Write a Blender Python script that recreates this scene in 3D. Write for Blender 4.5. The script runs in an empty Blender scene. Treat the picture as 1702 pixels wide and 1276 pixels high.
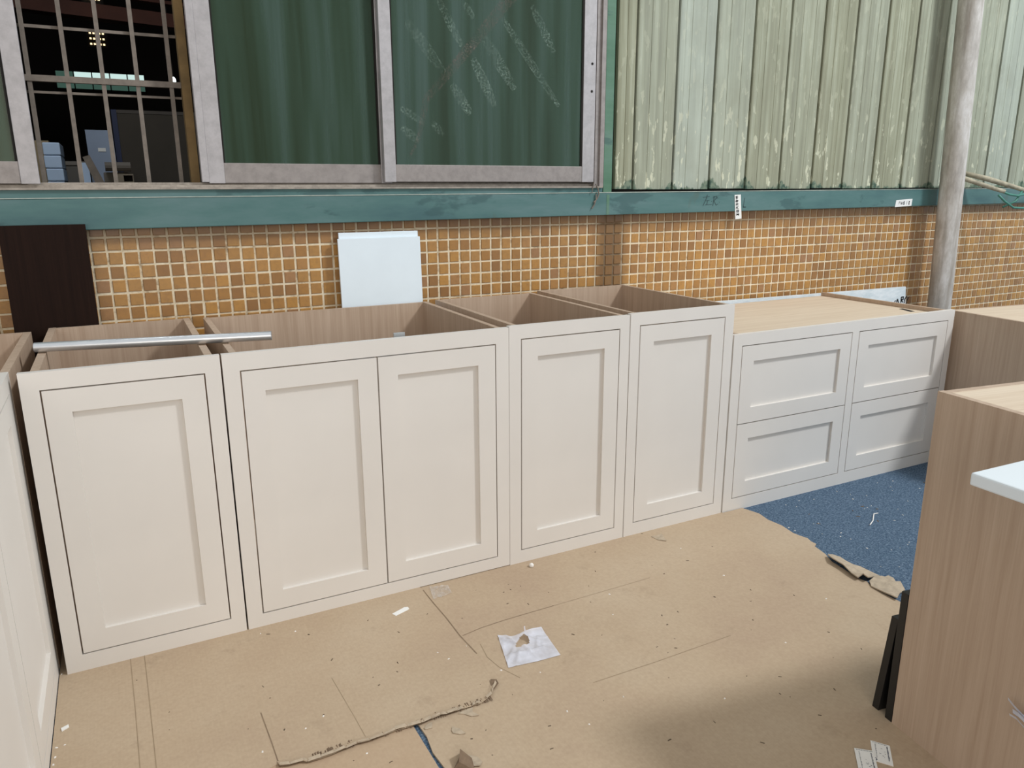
import bpy, bmesh, math, random
from mathutils import Vector, Matrix
from mathutils.geometry import tessellate_polygon
random.seed(7)
S = bpy.context.scene
COL = S.collection

# ------------------------------------------------------------------ camera
cam_d = bpy.data.cameras.new('camera')
cam_d.sensor_width = 36.0
cam_d.lens = 36.0 * 1264.93 / 1702.0
cam_d.clip_start = 0.05
cam = bpy.data.objects.new('camera', cam_d)
COL.objects.link(cam)
rx = Vector((0.88973761, -0.45645458, -0.00402535))
dn = Vector((-0.11684386, -0.21921393, -0.96865513))
fw = Vector((0.44126466, 0.86231924, -0.24837679))
m = Matrix.Identity(4)
for i in range(3):
    m[i][0] = rx[i]; m[i][1] = -dn[i]; m[i][2] = -fw[i]
m.translation = (0.2645, -2.2496, 1.325)
cam.matrix_world = m
S.camera = cam

# ------------------------------------------------------------------ world, sun, daylight
W = bpy.data.worlds.new('world'); S.world = W; W.use_nodes = True
bg = W.node_tree.nodes['Background']
bg.inputs[0].default_value = (0.95, 0.98, 1.0, 1); bg.inputs[1].default_value = 0.64

def lamp(name, kind, energy, col, loc, direction, **kw):
    l = bpy.data.lights.new(name, kind); l.energy = energy; l.color = col
    for k, v in kw.items(): setattr(l, k, v)
    o = bpy.data.objects.new(name, l); COL.objects.link(o); o.location = loc
    o.rotation_euler = Vector(direction).to_track_quat('-Z', 'Y').to_euler()
    return o
# bright roof light up to the right, throwing soft shadows to the left
lamp('roof_light', 'AREA', 465, (0.95, 0.975, 1.0), (6.4, -3.55, 7.0), (-0.65, 0.33, -0.876), shape='RECTANGLE', size=0.95, size_y=0.95)
# cool fill added behind the camera, to the right, standing in for an open bay
lamp('bay_fill', 'AREA', 50, (0.62, 0.82, 1.0), (6.5, -6.5, 3.0), (-0.45, 0.85, -0.28), shape='RECTANGLE', size=5.0, size_y=3.0)
# unseen warm fill added behind the camera on the left to lift the fronts
lamp('warm_fill', 'AREA', 46, (1.0, 0.87, 0.74), (-0.5, -4.8, 1.8), (0.08, 1.0, -0.16), shape='RECTANGLE', size=2.4, size_y=1.4)

S.view_settings.view_transform = 'Standard'
S.view_settings.look = 'None'
S.view_settings.gamma = 1.0
S.view_settings.use_curve_mapping = False
S.view_settings.exposure = 0.0

# ------------------------------------------------------------------ helpers
def lin(r, g, b):
    f = lambda c: (c / 12.92 if c <= 0.04045 else ((c + 0.055) / 1.055) ** 2.4)
    return (f(r / 255), f(g / 255), f(b / 255), 1)

class MB:
    def __init__(s): s.v = []; s.f = []
    def box(s, x0, x1, y0, y1, z0, z1):
        n = len(s.v)
        s.v += [(x0,y0,z0),(x1,y0,z0),(x1,y1,z0),(x0,y1,z0),(x0,y0,z1),(x1,y0,z1),(x1,y1,z1),(x0,y1,z1)]
        s.f += [tuple(n+i for i in q) for q in ((0,3,2,1),(4,5,6,7),(0,1,5,4),(1,2,6,5),(2,3,7,6),(3,0,4,7))]
        return s
    def hexa(s, p):                      # eight corners, bottom four then top four
        n = len(s.v); s.v += [tuple(q) for q in p]
        s.f += [tuple(n+i for i in q) for q in ((0,3,2,1),(4,5,6,7),(0,1,5,4),(1,2,6,5),(2,3,7,6),(3,0,4,7))]
        return s
    def quad(s, a, b, c, d):
        n = len(s.v); s.v += [tuple(a), tuple(b), tuple(c), tuple(d)]; s.f.append((n, n+1, n+2, n+3)); return s
    def prism(s, poly, z0, z1, zf=None):  # polygon in XY given thickness; zf(x,y) lifts the top
        n = len(s.v); k = len(poly)
        ar = sum(poly[i][0]*poly[(i+1)%k][1]-poly[(i+1)%k][0]*poly[i][1] for i in range(k))
        if ar < 0: poly = poly[::-1]
        zf = zf or (lambda x, y: 0)
        s.v += [(x, y, z0 + zf(x, y)) for x, y in poly] + [(x, y, z1 + zf(x, y)) for x, y in poly]
        tri = tessellate_polygon([[Vector((x, y, 0)) for x, y in poly]])
        for t in tri:
            a, b, c = (Vector((*poly[i], 0)) for i in t)
            if (b-a).cross(c-a).z < 0: t = (t[0], t[2], t[1])
            s.f.append(tuple(n+k+i for i in t)); s.f.append(tuple(n+i for i in t[::-1]))
        for i in range(k):
            j = (i+1) % k
            s.f.append((n+i, n+j, n+k+j, n+k+i))
        return s
    def tube(s, pts, r, seg=10, cap=True):
        pts = [Vector(p) for p in pts]; rings = []
        for i, p in enumerate(pts):
            d = (pts[min(i+1, len(pts)-1)] - pts[max(i-1, 0)]).normalized()
            a = d.orthogonal().normalized() if i == 0 else (pa - d * pa.dot(d)).normalized()
            pa = a; b = d.cross(a); n = len(s.v)
            rr = r[i] if isinstance(r, (list, tuple)) else r
            s.v += [tuple(p + (a*math.cos(t)+b*math.sin(t))*rr) for t in (2*math.pi*k/seg for k in range(seg))]
            rings.append(n)
        for a, b in zip(rings, rings[1:]):
            for k in range(seg):
                s.f.append((a+k, a+(k+1)%seg, b+(k+1)%seg, b+k))
        if cap:
            s.f.append(tuple(rings[0]+k for k in range(seg))[::-1]); s.f.append(tuple(rings[-1]+k for k in range(seg)))
        return s
    def build(s, name, mat, parent=None, smooth=False, bevel=0):
        me = bpy.data.meshes.new(name); me.from_pydata(s.v, [], s.f); me.validate()
        bm = bmesh.new(); bm.from_mesh(me); bmesh.ops.recalc_face_normals(bm, faces=bm.faces); bm.to_mesh(me); bm.free()
        if mat: me.materials.append(mat)
        if smooth: me.shade_smooth()
        o = bpy.data.objects.new(name, me); COL.objects.link(o)
        if parent: o.parent = parent
        if bevel:
            b = o.modifiers.new('bevel', 'BEVEL'); b.width = bevel; b.segments = 2; b.limit_method = 'ANGLE'
        return o

def tag(o, label, cat, group=None, kind=None):
    o['label'] = label; o['category'] = cat
    if group: o['group'] = group
    if kind: o['kind'] = kind
    return o
def thing(name, label, cat, loc=(0, 0, 0), rotz=0, group=None):
    o = bpy.data.objects.new(name, None); COL.objects.link(o); o.empty_display_size = 0.1
    o.location = loc; o.rotation_euler = (0, 0, rotz)
    return tag(o, label, cat, group)
def struct(o): o['kind'] = 'structure'; return o
def struct_empty(name):
    o = bpy.data.objects.new(name, None); COL.objects.link(o); o['kind'] = 'structure'; return o

# ------------------------------------------------------------------ materials
class NT:
    def __init__(s, name):
        s.m = bpy.data.materials.new(name); s.m.use_nodes = True
        s.t = s.m.node_tree; s.n = s.t.nodes; s.b = s.n['Principled BSDF']; s.out = s.n['Material Output']
    def node(s, t, **kw):
        q = s.n.new(t)
        for k, v in kw.items(): setattr(q, k, v)
        return q
    def link(s, a, b): s.t.links.new(a, b)
    def coords(s, scale=(1, 1, 1), kind='Object', loc=(0, 0, 0)):
        tc = s.node('ShaderNodeTexCoord'); mp = s.node('ShaderNodeMapping')
        mp.inputs['Scale'].default_value = scale; mp.inputs['Location'].default_value = loc
        if kind == 'World':
            g = s.node('ShaderNodeNewGeometry'); s.link(g.outputs['Position'], mp.inputs[0])
        else: s.link(tc.outputs[kind], mp.inputs[0])
        return mp.outputs[0]
    def noise(s, vec, scale=5, detail=3, rough=0.55):
        q = s.node('ShaderNodeTexNoise'); s.link(vec, q.inputs['Vector'])
        q.inputs['Scale'].default_value = scale; q.inputs['Detail'].default_value = detail; q.inputs['Roughness'].default_value = rough
        return q.outputs['Fac']
    def ramp(s, fac, stops):
        q = s.node('ShaderNodeValToRGB'); s.link(fac, q.inputs[0]); e = q.color_ramp.elements
        while len(e) < len(stops): e.new(0.5)
        for el, (p, c) in zip(e, stops): el.position = p; el.color = c if len(c) == 4 else (*c, 1)
        return q.outputs[0]
    def mask(s, fac, a, b):
        q = s.node('ShaderNodeMapRange'); s.link(fac, q.inputs[0]); q.inputs[1].default_value = a; q.inputs[2].default_value = b
        return q.outputs[0]
    def math(s, op, a, b=None):
        q = s.node('ShaderNodeMath', operation=op)
        for i, v in enumerate((a, b)):
            if v is None: continue
            if isinstance(v, (int, float)): q.inputs[i].default_value = v
            else: s.link(v, q.inputs[i])
        return q.outputs[0]
    def mix(s, fac, a, b, mode='MIX'):
        q = s.node('ShaderNodeMix', data_type='RGBA', blend_type=mode)
        for i, v in ((0, fac), (6, a), (7, b)):
            if isinstance(v, (int, float)): q.inputs[i].default_value = v
            elif isinstance(v, (tuple, list)): q.inputs[i].default_value = v
            else: s.link(v, q.inputs[i])
        return q.outputs[2]
    def bump(s, h, strength=0.2, dist=0.002):
        q = s.node('ShaderNodeBump'); s.link(h, q.inputs['Height']); q.inputs['Strength'].default_value = strength; q.inputs['Distance'].default_value = dist
        s.link(q.outputs[0], s.b.inputs['Normal'])
    def color(s, c):
        if isinstance(c, (tuple, list)): s.b.inputs['Base Color'].default_value = c
        else: s.link(c, s.b.inputs['Base Color'])
    def set(s, rough=0.5, metal=0.0, spec=0.5):
        s.b.inputs['Roughness'].default_value = rough; s.b.inputs['Metallic'].default_value = metal
        s.b.inputs['Specular IOR Level'].default_value = spec
        return s.m
    def pos(s):
        g = s.node('ShaderNodeNewGeometry'); x = s.node('ShaderNodeSeparateXYZ'); s.link(g.outputs['Position'], x.inputs[0]); return x.outputs
    def rnd(s):
        return s.node('ShaderNodeObjectInfo').outputs['Random']

def plain(name, c, rough=0.5, metal=0.0, var=0.08, scale=6, spec=0.5):
    k = NT(name)
    f = k.noise(k.coords(), scale, 4)
    c2 = tuple(v * (1 - var) for v in c[:3]) + (1,); c1 = tuple(min(1, v * (1 + var)) for v in c[:3]) + (1,)
    k.color(k.ramp(f, [(0.3, c2), (0.7, c1)])); return k.set(rough, metal, spec)

def paint_mat():
    k = NT('cream_paint')
    f = k.noise(k.coords((30, 30, 1.2)), 4, 3); g = k.noise(k.coords((2, 2, 2)), 2, 3)
    k.color(k.ramp(g, [(0.3, lin(222, 217, 210)), (0.7, lin(226, 221, 214))]))
    k.bump(f, 0.03, 0.001); return k.set(0.42, 0, 0.4)
M_paint = paint_mat()

def veneer(name, axis, light, dark):
    k = NT(name)
    sc = [26, 26, 26]; sc[axis] = 0.9
    v = k.coords(tuple(sc))
    f = k.noise(v, 2.2, 5, 0.6)
    sc2 = [150, 150, 150]; sc2[axis] = 3
    g = k.noise(k.coords(tuple(sc2)), 1.5, 2)
    mixf = k.math('ADD', k.math('MULTIPLY', f, 0.7), k.math('MULTIPLY', g, 0.3))
    sc3 = [5, 5, 5]; sc3[axis] = 0.5
    h = k.noise(k.coords(tuple(sc3)), 1.3, 2)
    c = k.ramp(mixf, [(0.32, dark), (0.66, light)])
    c = k.mix(k.math('MULTIPLY', h, 0.35), c, tuple(v * 0.86 for v in dark[:3]) + (1,))
    k.color(c); k.bump(g, 0.06, 0.001)
    return k.set(0.55, 0, 0.35)
VL, VD = lin(200, 178, 157), lin(176, 152, 130)
M_wz = veneer('oak_veneer_vertical', 2, VL, VD)
M_wx = veneer('oak_lengthwise_lit', 0, lin(228, 212, 190), lin(208, 187, 162))  # paler copy for the tops; the light on them is put into the colour
M_wy = veneer('oak_veneer_crosswise', 1, lin(208, 188, 164), lin(186, 163, 138))

def cardboard(name, red):
    k = NT(name)
    p = k.coords((1, 1, 1), 'World')
    big = k.noise(p, 1.7, 4, 0.6); fine = k.noise(p, 90, 3, 0.6)
    w = k.node('ShaderNodeTexWave'); w.bands_direction = 'X'; k.link(p, w.inputs[0]); w.inputs['Scale'].default_value = 38; w.inputs['Distortion'].default_value = 0.6
    c = k.ramp(big, [(0.28, lin(172, 150, 128)), (0.52, lin(182, 162, 137)), (0.75, lin(189, 171, 147))])
    c = k.mix(0.12, c, k.ramp(fine, [(0.3, lin(130, 110, 88)), (0.7, lin(205, 188, 160))]))
    dirt = k.mask(k.noise(p, 6.5, 6, 0.7), 0.60, 0.78)
    c = k.mix(k.math('MULTIPLY', dirt, 0.35), c, lin(120, 100, 82))
    c = k.mix(k.math('MULTIPLY', w.outputs[1], 0.02), c, lin(110, 92, 72))
    c = k.mix(red, c, lin(180, 146, 114))
    k.color(c)
    h = k.math('ADD', k.math('MULTIPLY', w.outputs[1], 0.12), big)
    k.bump(h, 0.10, 0.004); return k.set(0.8, 0, 0.25)
M_card = cardboard('brown_cardboard', 0.06); M_card_red = cardboard('reddish_cardboard', 0.28)
M_card_dark = plain('cardboard_dark_line', lin(132, 112, 90), 0.85, 0, 0.15, 40)  # darker strip colour that carries the shade of folds and a sheet edge
M_card_torn = plain('torn_cardboard', lin(176, 160, 138), 0.85, 0, 0.16, 60)
M_card_under = plain('dark_underside', lin(120, 100, 80), 0.9, 0, 0.2, 60)

def carpet():
    k = NT('blue_carpet')
    p = k.coords((1, 1, 1), 'World')
    f = k.noise(p, 150, 4, 0.75); b = k.noise(p, 4, 4, 0.6)
    c = k.ramp(f, [(0.33, lin(50, 66, 86)), (0.5, lin(88, 108, 130)), (0.68, lin(138, 156, 172))])
    c = k.mix(k.math('MULTIPLY', b, 0.35), c, lin(70, 94, 112))
    k.color(c); k.bump(f, 0.8, 0.006); return k.set(0.95, 0, 0.1)
M_carpet = carpet()
M_concrete = plain('dark_concrete', lin(60, 58, 54), 0.9, 0, 0.2, 3)

def tile_mat():
    k = NT('ochre_tile')
    g = k.node('ShaderNodeNewGeometry')
    r = k.math('FRACT', k.math('ADD', k.rnd(), g.outputs['Random Per Island']))
    base = k.ramp(r, [(0.0, lin(150, 109, 66)), (0.3, lin(170, 124, 68)), (0.55, lin(176, 132, 76)), (0.8, lin(187, 138, 72)), (1.0, lin(162, 121, 84))])
    p = k.coords((1, 1, 1), 'World')
    n = k.noise(p, 55, 4, 0.65)
    c = k.mix(k.math('MULTIPLY', k.mask(n, 0.45, 0.75), 0.40), base, lin(132, 98, 66))
    x, y, z = k.pos()
    edge_noise = k.noise(p, 3.0, 5, 0.6)
    # shade under the beam painted into the tiles, and a rusty water stain below the green post
    top = k.mask(k.math('ADD', z, k.math('MULTIPLY', edge_noise, 0.10)), 1.155, 1.235)
    c = k.mix(k.math('MULTIPLY', top, 0.6), c, lin(112, 84, 58))
    dx = k.math('ABSOLUTE', k.math('SUBTRACT', k.math('ADD', x, k.math('MULTIPLY', edge_noise, 0.05)), 2.405))
    st = k.mask(dx, 0.115, 0.05)
    c = k.mix(k.math('MULTIPLY', st, 0.62), c, lin(104, 78, 50))
    k.color(c); k.bump(n, 0.25, 0.002); return k.set(0.38, 0, 0.5)
M_tile = tile_mat()
def grout_mat():
    k = NT('pale_grout'); p = k.coords((1, 1, 1), 'World')
    n = k.noise(p, 28, 4, 0.7)
    c = k.ramp(n, [(0.28, lin(168, 148, 120)), (0.45, lin(222, 206, 176)), (0.7, lin(240, 228, 202))])
    x, y, z = k.pos(); gr = k.noise(p, 3, 5)
    dx = k.math('ABSOLUTE', k.math('SUBTRACT', k.math('ADD', x, k.math('MULTIPLY', gr, 0.05)), 2.405))
    c = k.mix(k.math('MULTIPLY', k.mask(dx, 0.105, 0.05), 0.85), c, lin(92, 68, 44))
    top = k.mask(k.math('ADD', z, k.math('MULTIPLY', gr, 0.10)), 1.155, 1.235)  # the beam's shade painted into the grout as well
    c = k.mix(k.math('MULTIPLY', top, 0.5), c, lin(128, 102, 76))
    k.color(c); k.bump(n, 0.3, 0.003); return k.set(0.9, 0, 0.2)
M_grout = grout_mat()

def beam_mat(name, c0, c1, c2):
    k = NT(name); p = k.coords((0.7, 3, 3), 'World')
    n = k.noise(p, 2.6, 6, 0.62); f = k.noise(k.coords((0.6, 8, 1.5), 'World'), 5, 5, 0.6)
    c = k.ramp(n, [(0.33, c0), (0.5, c1), (0.68, c2)])
    c = k.mix(k.math('MULTIPLY', k.mask(f, 0.58, 0.62), 0.5), c, lin(50, 80, 82))
    ru = k.noise(k.coords((2, 1, 1), 'World'), 1.9, 4)
    c = k.mix(k.math('MULTIPLY', k.mask(ru, 0.66, 0.74), 0.5), c, lin(92, 84, 50))
    k.color(c); k.bump(n, 0.1, 0.002); return k.set(0.5, 0, 0.4)
M_beam = beam_mat('teal_steel', lin(70, 104, 106), lin(82, 118, 116), lin(98, 128, 128))
M_post = beam_mat('green_steel', lin(78, 116, 92), lin(92, 128, 106), lin(104, 134, 120))

def siding_mat():
    k = NT('weathered_siding')
    v = k.coords((16, 16, 0.55), 'World'); p = k.coords((1, 1, 1), 'World')
    s1 = k.noise(v, 2.0, 5, 0.6); s2 = k.noise(k.coords((70, 70, 1.5), 'World'), 1.5, 3, 0.6)
    c = k.ramp(s1, [(0.30, lin(128, 127, 106)), (0.5, lin(152, 153, 129)), (0.70, lin(174, 177, 155))])
    c = k.mix(k.math('MULTIPLY', k.mask(s2, 0.5, 0.75), 0.35), c, lin(132, 136, 116))
    c = k.mix(k.math('MULTIPLY', k.math('POWER', k.rnd(), 3.0), 0.45), c, lin(196, 208, 200))
    gm = k.noise(k.coords((1.5, 1.5, 1.0), 'World'), 2.4, 5, 0.65)
    c = k.mix(k.math('MULTIPLY', k.mask(gm, 0.45, 0.75), 0.4), c, lin(128, 126, 106))
    fl = k.noise(k.coords((9, 9, 3.2), 'World'), 3.4, 4, 0.55)
    x, y, z = k.pos()
    low = k.mask(z, 1.85, 1.35)
    fm = k.math('MULTIPLY', k.mask(fl, 0.61, 0.63), k.math('ADD', k.math('MULTIPLY', low, 0.65), 0.15))
    c = k.mix(fm, c, lin(216, 216, 190))
    pn = k.noise(k.coords((12, 12, 9), 'World'), 1.6, 6, 0.7)
    sd = k.math('ABSOLUTE', k.math('SUBTRACT', k.math('FRACT', k.math('ADD', k.math('DIVIDE', k.math('SUBTRACT', x, 2.488), 0.2405), 0.5)), 0.5))
    pn = k.math('MULTIPLY', pn, k.math('ADD', 0.45, k.math('MULTIPLY', k.mask(sd, 0.30, 0.0), 0.55)))
    pm = k.mask(k.math('SUBTRACT', k.math('MULTIPLY', k.math('MULTIPLY', pn, k.mask(k.noise(k.coords((1, 1, 0.2), 'World'), 8.5, 4, 0.7), 0.25, 0.85)), 0.26), k.math('SUBTRACT', z, 1.304)), 0.0, 0.010)
    c = k.mix(pm, c, k.ramp(k.noise(p, 40, 4), [(0.4, lin(70, 92, 80)), (0.6, lin(126, 138, 118))]))
    k.color(c); k.bump(s2, 0.2, 0.002); return k.set(0.7, 0, 0.25)
M_siding = siding_mat()

def alu_mat(name, c, var):
    k = NT(name); n = k.noise(k.coords((1, 1, 1), 'World'), 26, 5, 0.7); b = k.noise(k.coords((2, 2, 2), 'World'), 2, 3)
    cc = k.ramp(n, [(0.35, tuple(v * (1 - var) for v in c[:3])), (0.6, c[:3])])
    cc = k.mix(k.math('MULTIPLY', b, 0.3), cc, lin(120, 112, 102))
    k.color(cc); k.bump(n, 0.08, 0.001); return k.set(0.5, 0.25, 0.5)
M_alu = alu_mat('dirty_aluminium', lin(192, 188, 189), 0.18)
M_alu_dark = alu_mat('dull_aluminium', lin(164, 156, 152), 0.22)
M_track = alu_mat('dirty_track', lin(178, 168, 156), 0.35)
M_bar = plain('dusty_iron', lin(128, 118, 108), 0.8, 0.2, 0.2, 30)
M_rust = plain('brown_angle_iron', lin(128, 104, 66), 0.8, 0.1, 0.25, 12)

def glass_mat():
    k = NT('green_glass')
    v = k.coords((9, 9, 0.35), 'World'); s = k.noise(v, 1.2, 4, 0.6)
    film = k.ramp(s, [(0.34, lin(60, 76, 54)), (0.5, lin(74, 96, 78)), (0.68, lin(94, 116, 106))])  # vertical bands paint reflections of siding into the pane colour
    k.color(film); k.set(0.75, 0, 0.1)
    gl = k.node('ShaderNodeBsdfGlossy'); gl.inputs['Roughness'].default_value = 0.03; gl.inputs[0].default_value = (0.85, 0.95, 0.9, 1)
    tr = k.node('ShaderNodeBsdfTransparent'); tr.inputs[0].default_value = (0.35, 0.5, 0.4, 1)
    m1 = k.node('ShaderNodeMixShader'); m1.inputs[0].default_value = 0.55
    k.link(tr.outputs[0], m1.inputs[1]); k.link(k.b.outputs[0], m1.inputs[2])
    fr = k.node('ShaderNodeFresnel'); fr.inputs[0].default_value = 1.45
    m2 = k.node('ShaderNodeMixShader'); k.link(k.math('MULTIPLY', fr.outputs[0], 0.35), m2.inputs[0]); k.link(m1.outputs[0], m2.inputs[1]); k.link(gl.outputs[0], m2.inputs[2])
    k.link(m2.outputs[0], k.out.inputs[0]); return k.m
M_glass = glass_mat()
def smear_mat(name, col, dens):
    k = NT(name); k.color(col); k.set(0.9, 0, 0.1)
    n = k.noise(k.coords((1, 1, 1), 'World'), 130, 5, 0.75); b = k.noise(k.coords((1, 1, 1), 'World'), 14, 3)
    a = k.math('MULTIPLY', k.mask(n, 0.46, 0.66), k.math('MULTIPLY', k.mask(b, 0.25, 0.65), dens))
    tr = k.node('ShaderNodeBsdfTransparent'); mx = k.node('ShaderNodeMixShader')
    k.link(a, mx.inputs[0]); k.link(tr.outputs[0], mx.inputs[1]); k.link(k.b.outputs[0], mx.inputs[2]); k.link(mx.outputs[0], k.out.inputs[0])
    return k.m
M_smear = smear_mat('dust_smear', lin(160, 182, 168), 0.60)
M_crack = smear_mat('dirty_crack', lin(140, 124, 116), 0.75)

def pipe_mat():
    k = NT('scuffed_pipe'); n = k.noise(k.coords((5, 5, 1.6)), 2.2, 7, 0.7); st = k.noise(k.coords((14, 14, 0.7)), 2, 4)
    c = k.ramp(n, [(0.32, lin(158, 150, 142)), (0.52, lin(196, 190, 182)), (0.66, lin(222, 218, 214))])
    c = k.mix(k.math('MULTIPLY', k.mask(st, 0.52, 0.72), 0.55), c, lin(140, 126, 110))
    k.color(c); k.bump(n, 0.1, 0.003); return k.set(0.5, 0.05, 0.5)
M_pipe = pipe_mat()
M_white = plain('white_laminate', lin(226, 234, 238), 0.35, 0, 0.02, 3)
M_board_white = plain('white_board', lin(232, 243, 249), 0.45, 0, 0.03, 5)
def marble_mat():
    k = NT('pale_marbled_sheet'); n = k.noise(k.coords((1, 1, 3)), 9, 5, 0.7)
    k.color(k.ramp(n, [(0.35, lin(205, 218, 222)), (0.6, lin(234, 240, 242))])); return k.set(0.4)
M_marble = marble_mat()
M_dark = veneer('dark_walnut', 2, lin(42, 27, 21), lin(30, 19, 15)); M_dark.node_tree.nodes['Principled BSDF'].inputs['Specular IOR Level'].default_value = 0.08
M_black = plain('black_laminate', lin(26, 25, 24), 0.5, 0, 0.15, 10)
M_chrome = plain('brushed_aluminium', lin(222, 225, 228), 0.34, 0.75, 0.04, 12)
M_paper = plain('white_paper', lin(236, 236, 232), 0.7, 0, 0.03, 20)
M_ink = plain('black_ink', lin(22, 22, 26), 0.7, 0, 0.1, 20)
M_ink_blue = plain('faded_ink', lin(60, 66, 84), 0.7, 0, 0.1, 20)
M_pen = plain('marker_ink', lin(28, 46, 48), 0.6, 0, 0.1, 20)
M_cable = plain('green_cable', lin(74, 134, 118), 0.5, 0, 0.08, 20)
M_stick = plain('paint_crusted_rod', lin(172, 164, 142), 0.8, 0, 0.3, 30)
M_scrapw = plain('white_crumb', lin(235, 232, 226), 0.8, 0, 0.05, 20)
M_scrapd = plain('dark_crumb', lin(92, 78, 62), 0.9, 0, 0.2, 20)
M_gap = plain('blind_cavity', lin(30, 26, 22), 0.9, 0, 0.1, 10)
M_room = plain('dark_wall', lin(34, 28, 24), 0.95, 0, 0.25, 2)  # near-black: the back room's darkness is put into the wall colour
M_truss = plain('reddish_steel', lin(80, 44, 32), 0.8, 0, 0.2, 6)

def plastic_mat():
    k = NT('clear_plastic_film'); k.color(lin(222, 224, 234)); k.set(0.22, 0, 0.8)
    n = k.noise(k.coords((1, 1, 1), 'World'), 22, 3, 0.5)
    k.bump(n, 0.35, 0.008)
    tr = k.node('ShaderNodeBsdfTransparent'); mx = k.node('ShaderNodeMixShader')
    k.link(k.mask(n, -0.5, 0.85), mx.inputs[0]); k.link(tr.outputs[0], mx.inputs[1]); k.link(k.b.outputs[0], mx.inputs[2]); k.link(mx.outputs[0], k.out.inputs[0])
    return k.m
M_film = plastic_mat()
def thin_film():
    k = NT('thin_clear_film'); k.color(lin(226, 224, 222)); k.set(0.25, 0, 0.8)
    n = k.noise(k.coords((1, 1, 1), 'World'), 45, 4, 0.7); k.bump(n, 0.6, 0.01)
    tr = k.node('ShaderNodeBsdfTransparent'); mx = k.node('ShaderNodeMixShader')
    k.link(k.math('MULTIPLY', k.mask(n, 0.3, 0.8), 0.6), mx.inputs[0]); k.link(tr.outputs[0], mx.inputs[1]); k.link(k.b.outputs[0], mx.inputs[2]); k.link(mx.outputs[0], k.out.inputs[0])
    return k.m
M_film2 = thin_film()
def emit(name, c, s):
    k = NT(name); k.color((0, 0, 0, 1)); k.b.inputs['Emission Color'].default_value = c; k.b.inputs['Emission Strength'].default_value = s; return k.m
M_lamp = emit('warm_led', (1.0, 0.72, 0.38, 1), 2.2)
M_bulb = emit('white_bulb', (0.9, 1.0, 1.0, 1), 2.0)
M_pane_lit = emit('daylit_pane', (0.75, 1.0, 0.95, 1), 0.8)
M_pane_dim = emit('green_lit_pane', (0.10, 0.22, 0.17, 1), 0.35)

# ------------------------------------------------------------------ floor
Zc = -0.008                      # carpet level; cardboard lies on it
struct(MB().box(-5, 9, -7, 0.99, -0.2, Zc).build('floor', M_carpet))
struct(MB().box(-5, 9, 0.99, 6.6, -0.2, -0.01).build('floor.001', M_concrete))

# ------------------------------------------------------------------ back wall : tiled parapet
wall = struct(MB().box(-3, 7.2, 0.843, 0.98, Zc, 1.30).build('wall_back', M_grout))
PX0, PZ0, PX, PZ = 0.1815, 1.1137, 0.0504, 0.0497
def tile_verts(cx, cz, w, h, d=0.006, y=0.8432):
    b = 0.002
    X0, X1, Z0, Z1 = cx-w/2, cx+w/2, cz-h/2, cz+h/2
    return [(X0, y, Z0), (X1, y, Z0), (X1, y, Z1), (X0, y, Z1), (X0+b, y-d, Z0+b), (X1-b, y-d, Z0+b), (X1-b, y-d, Z1-b), (X0+b, y-d, Z1-b)]
TF = [(4, 5, 6, 7), (0, 1, 5, 4), (1, 2, 6, 5), (2, 3, 7, 6), (3, 0, 4, 7)]
tm = []
for k in range(4):
    me = bpy.data.meshes.new('tile'); w = 0.0430 + random.uniform(-0.0009, 0.0009); h = 0.0428 + random.uniform(-0.0009, 0.0009)
    me.from_pydata(tile_verts(0, 0, w, h, 0.003 + 0.0003 * k, 0.0), [], TF); me.materials.append(M_tile); tm.append(me)
singles = set(); n_t = 0
rest = MB()
for c in range(-8, 132):
    cx = PX0 + PX * (c + 0.5)
    for r in range(-13, 2):
        cz = PZ0 + PZ * (r + 0.5)
        j = lambda a: random.uniform(-a, a)
        behind = 1.06 < cx < 1.38 and cz < 1.15
        lo = 0.86 if cx < 2.42 else 0.74
        if c >= 0 and n_t < 300 and cz > lo and not behind:
            o = bpy.data.objects.new('tile', random.choice(tm)); COL.objects.link(o); o.parent = wall
            o.location = (cx + j(0.0009), 0.8432, cz + j(0.0009)); o.rotation_euler = (j(0.012), j(0.010), j(0.012)); n_t += 1
        elif cx < 7.1 and (cz > 0.45):
            n = len(rest.v); rest.v += tile_verts(cx + j(0.0009), cz + j(0.0009), 0.0430, 0.0428, 0.0035 + j(0.0006)); rest.f += [tuple(n + i for i in q) for q in TF]
tf = rest.build('tile_field', M_tile, wall); tf['kind'] = 'stuff'

# green steel beam: slightly out of level, plus an upper band under the window
def beam_z(x): return 1.193 + (x - 0.18) * 0.0052
MBm = MB().hexa([(-3, 0.80, beam_z(-3)), (7, 0.80, beam_z(7)), (7, 0.90, beam_z(7)), (-3, 0.90, beam_z(-3)),
                 (-3, 0.80, 1.290), (7, 0.80, 1.318), (7, 0.90, 1.318), (-3, 0.90, 1.290)])
tr1 = struct(MBm.build('trim_1', M_beam, None, False, 0.0025))
MB().hexa([(-3, 0.7985, 1.290), (7, 0.7985, 1.318), (7, 0.802, 1.318), (-3, 0.802, 1.290), (-3, 0.7985, 1.2935), (7, 0.7985, 1.3215), (7, 0.802, 1.3215), (-3, 0.802, 1.2935)]).build('lip', plain('pale_edge', lin(168, 178, 168), 0.6, 0, 0.2, 30), tr1)  # paler strip along the beam's top edge
struct(MB().box(-3, 2.305, 0.806, 0.97, 1.29, 1.3275).build('trim_2', M_beam))
struct(MB().box(2.306, 2.353, 0.802, 0.92, 1.30, 3.2).build('trim_3', M_post, None, False, 0.002))
# a seam cover plate where two beam lengths meet
MB().box(2.325, 2.34, 0.799, 0.802, 1.206, 1.297).build('seam_cover', M_post, tr1)

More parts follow.
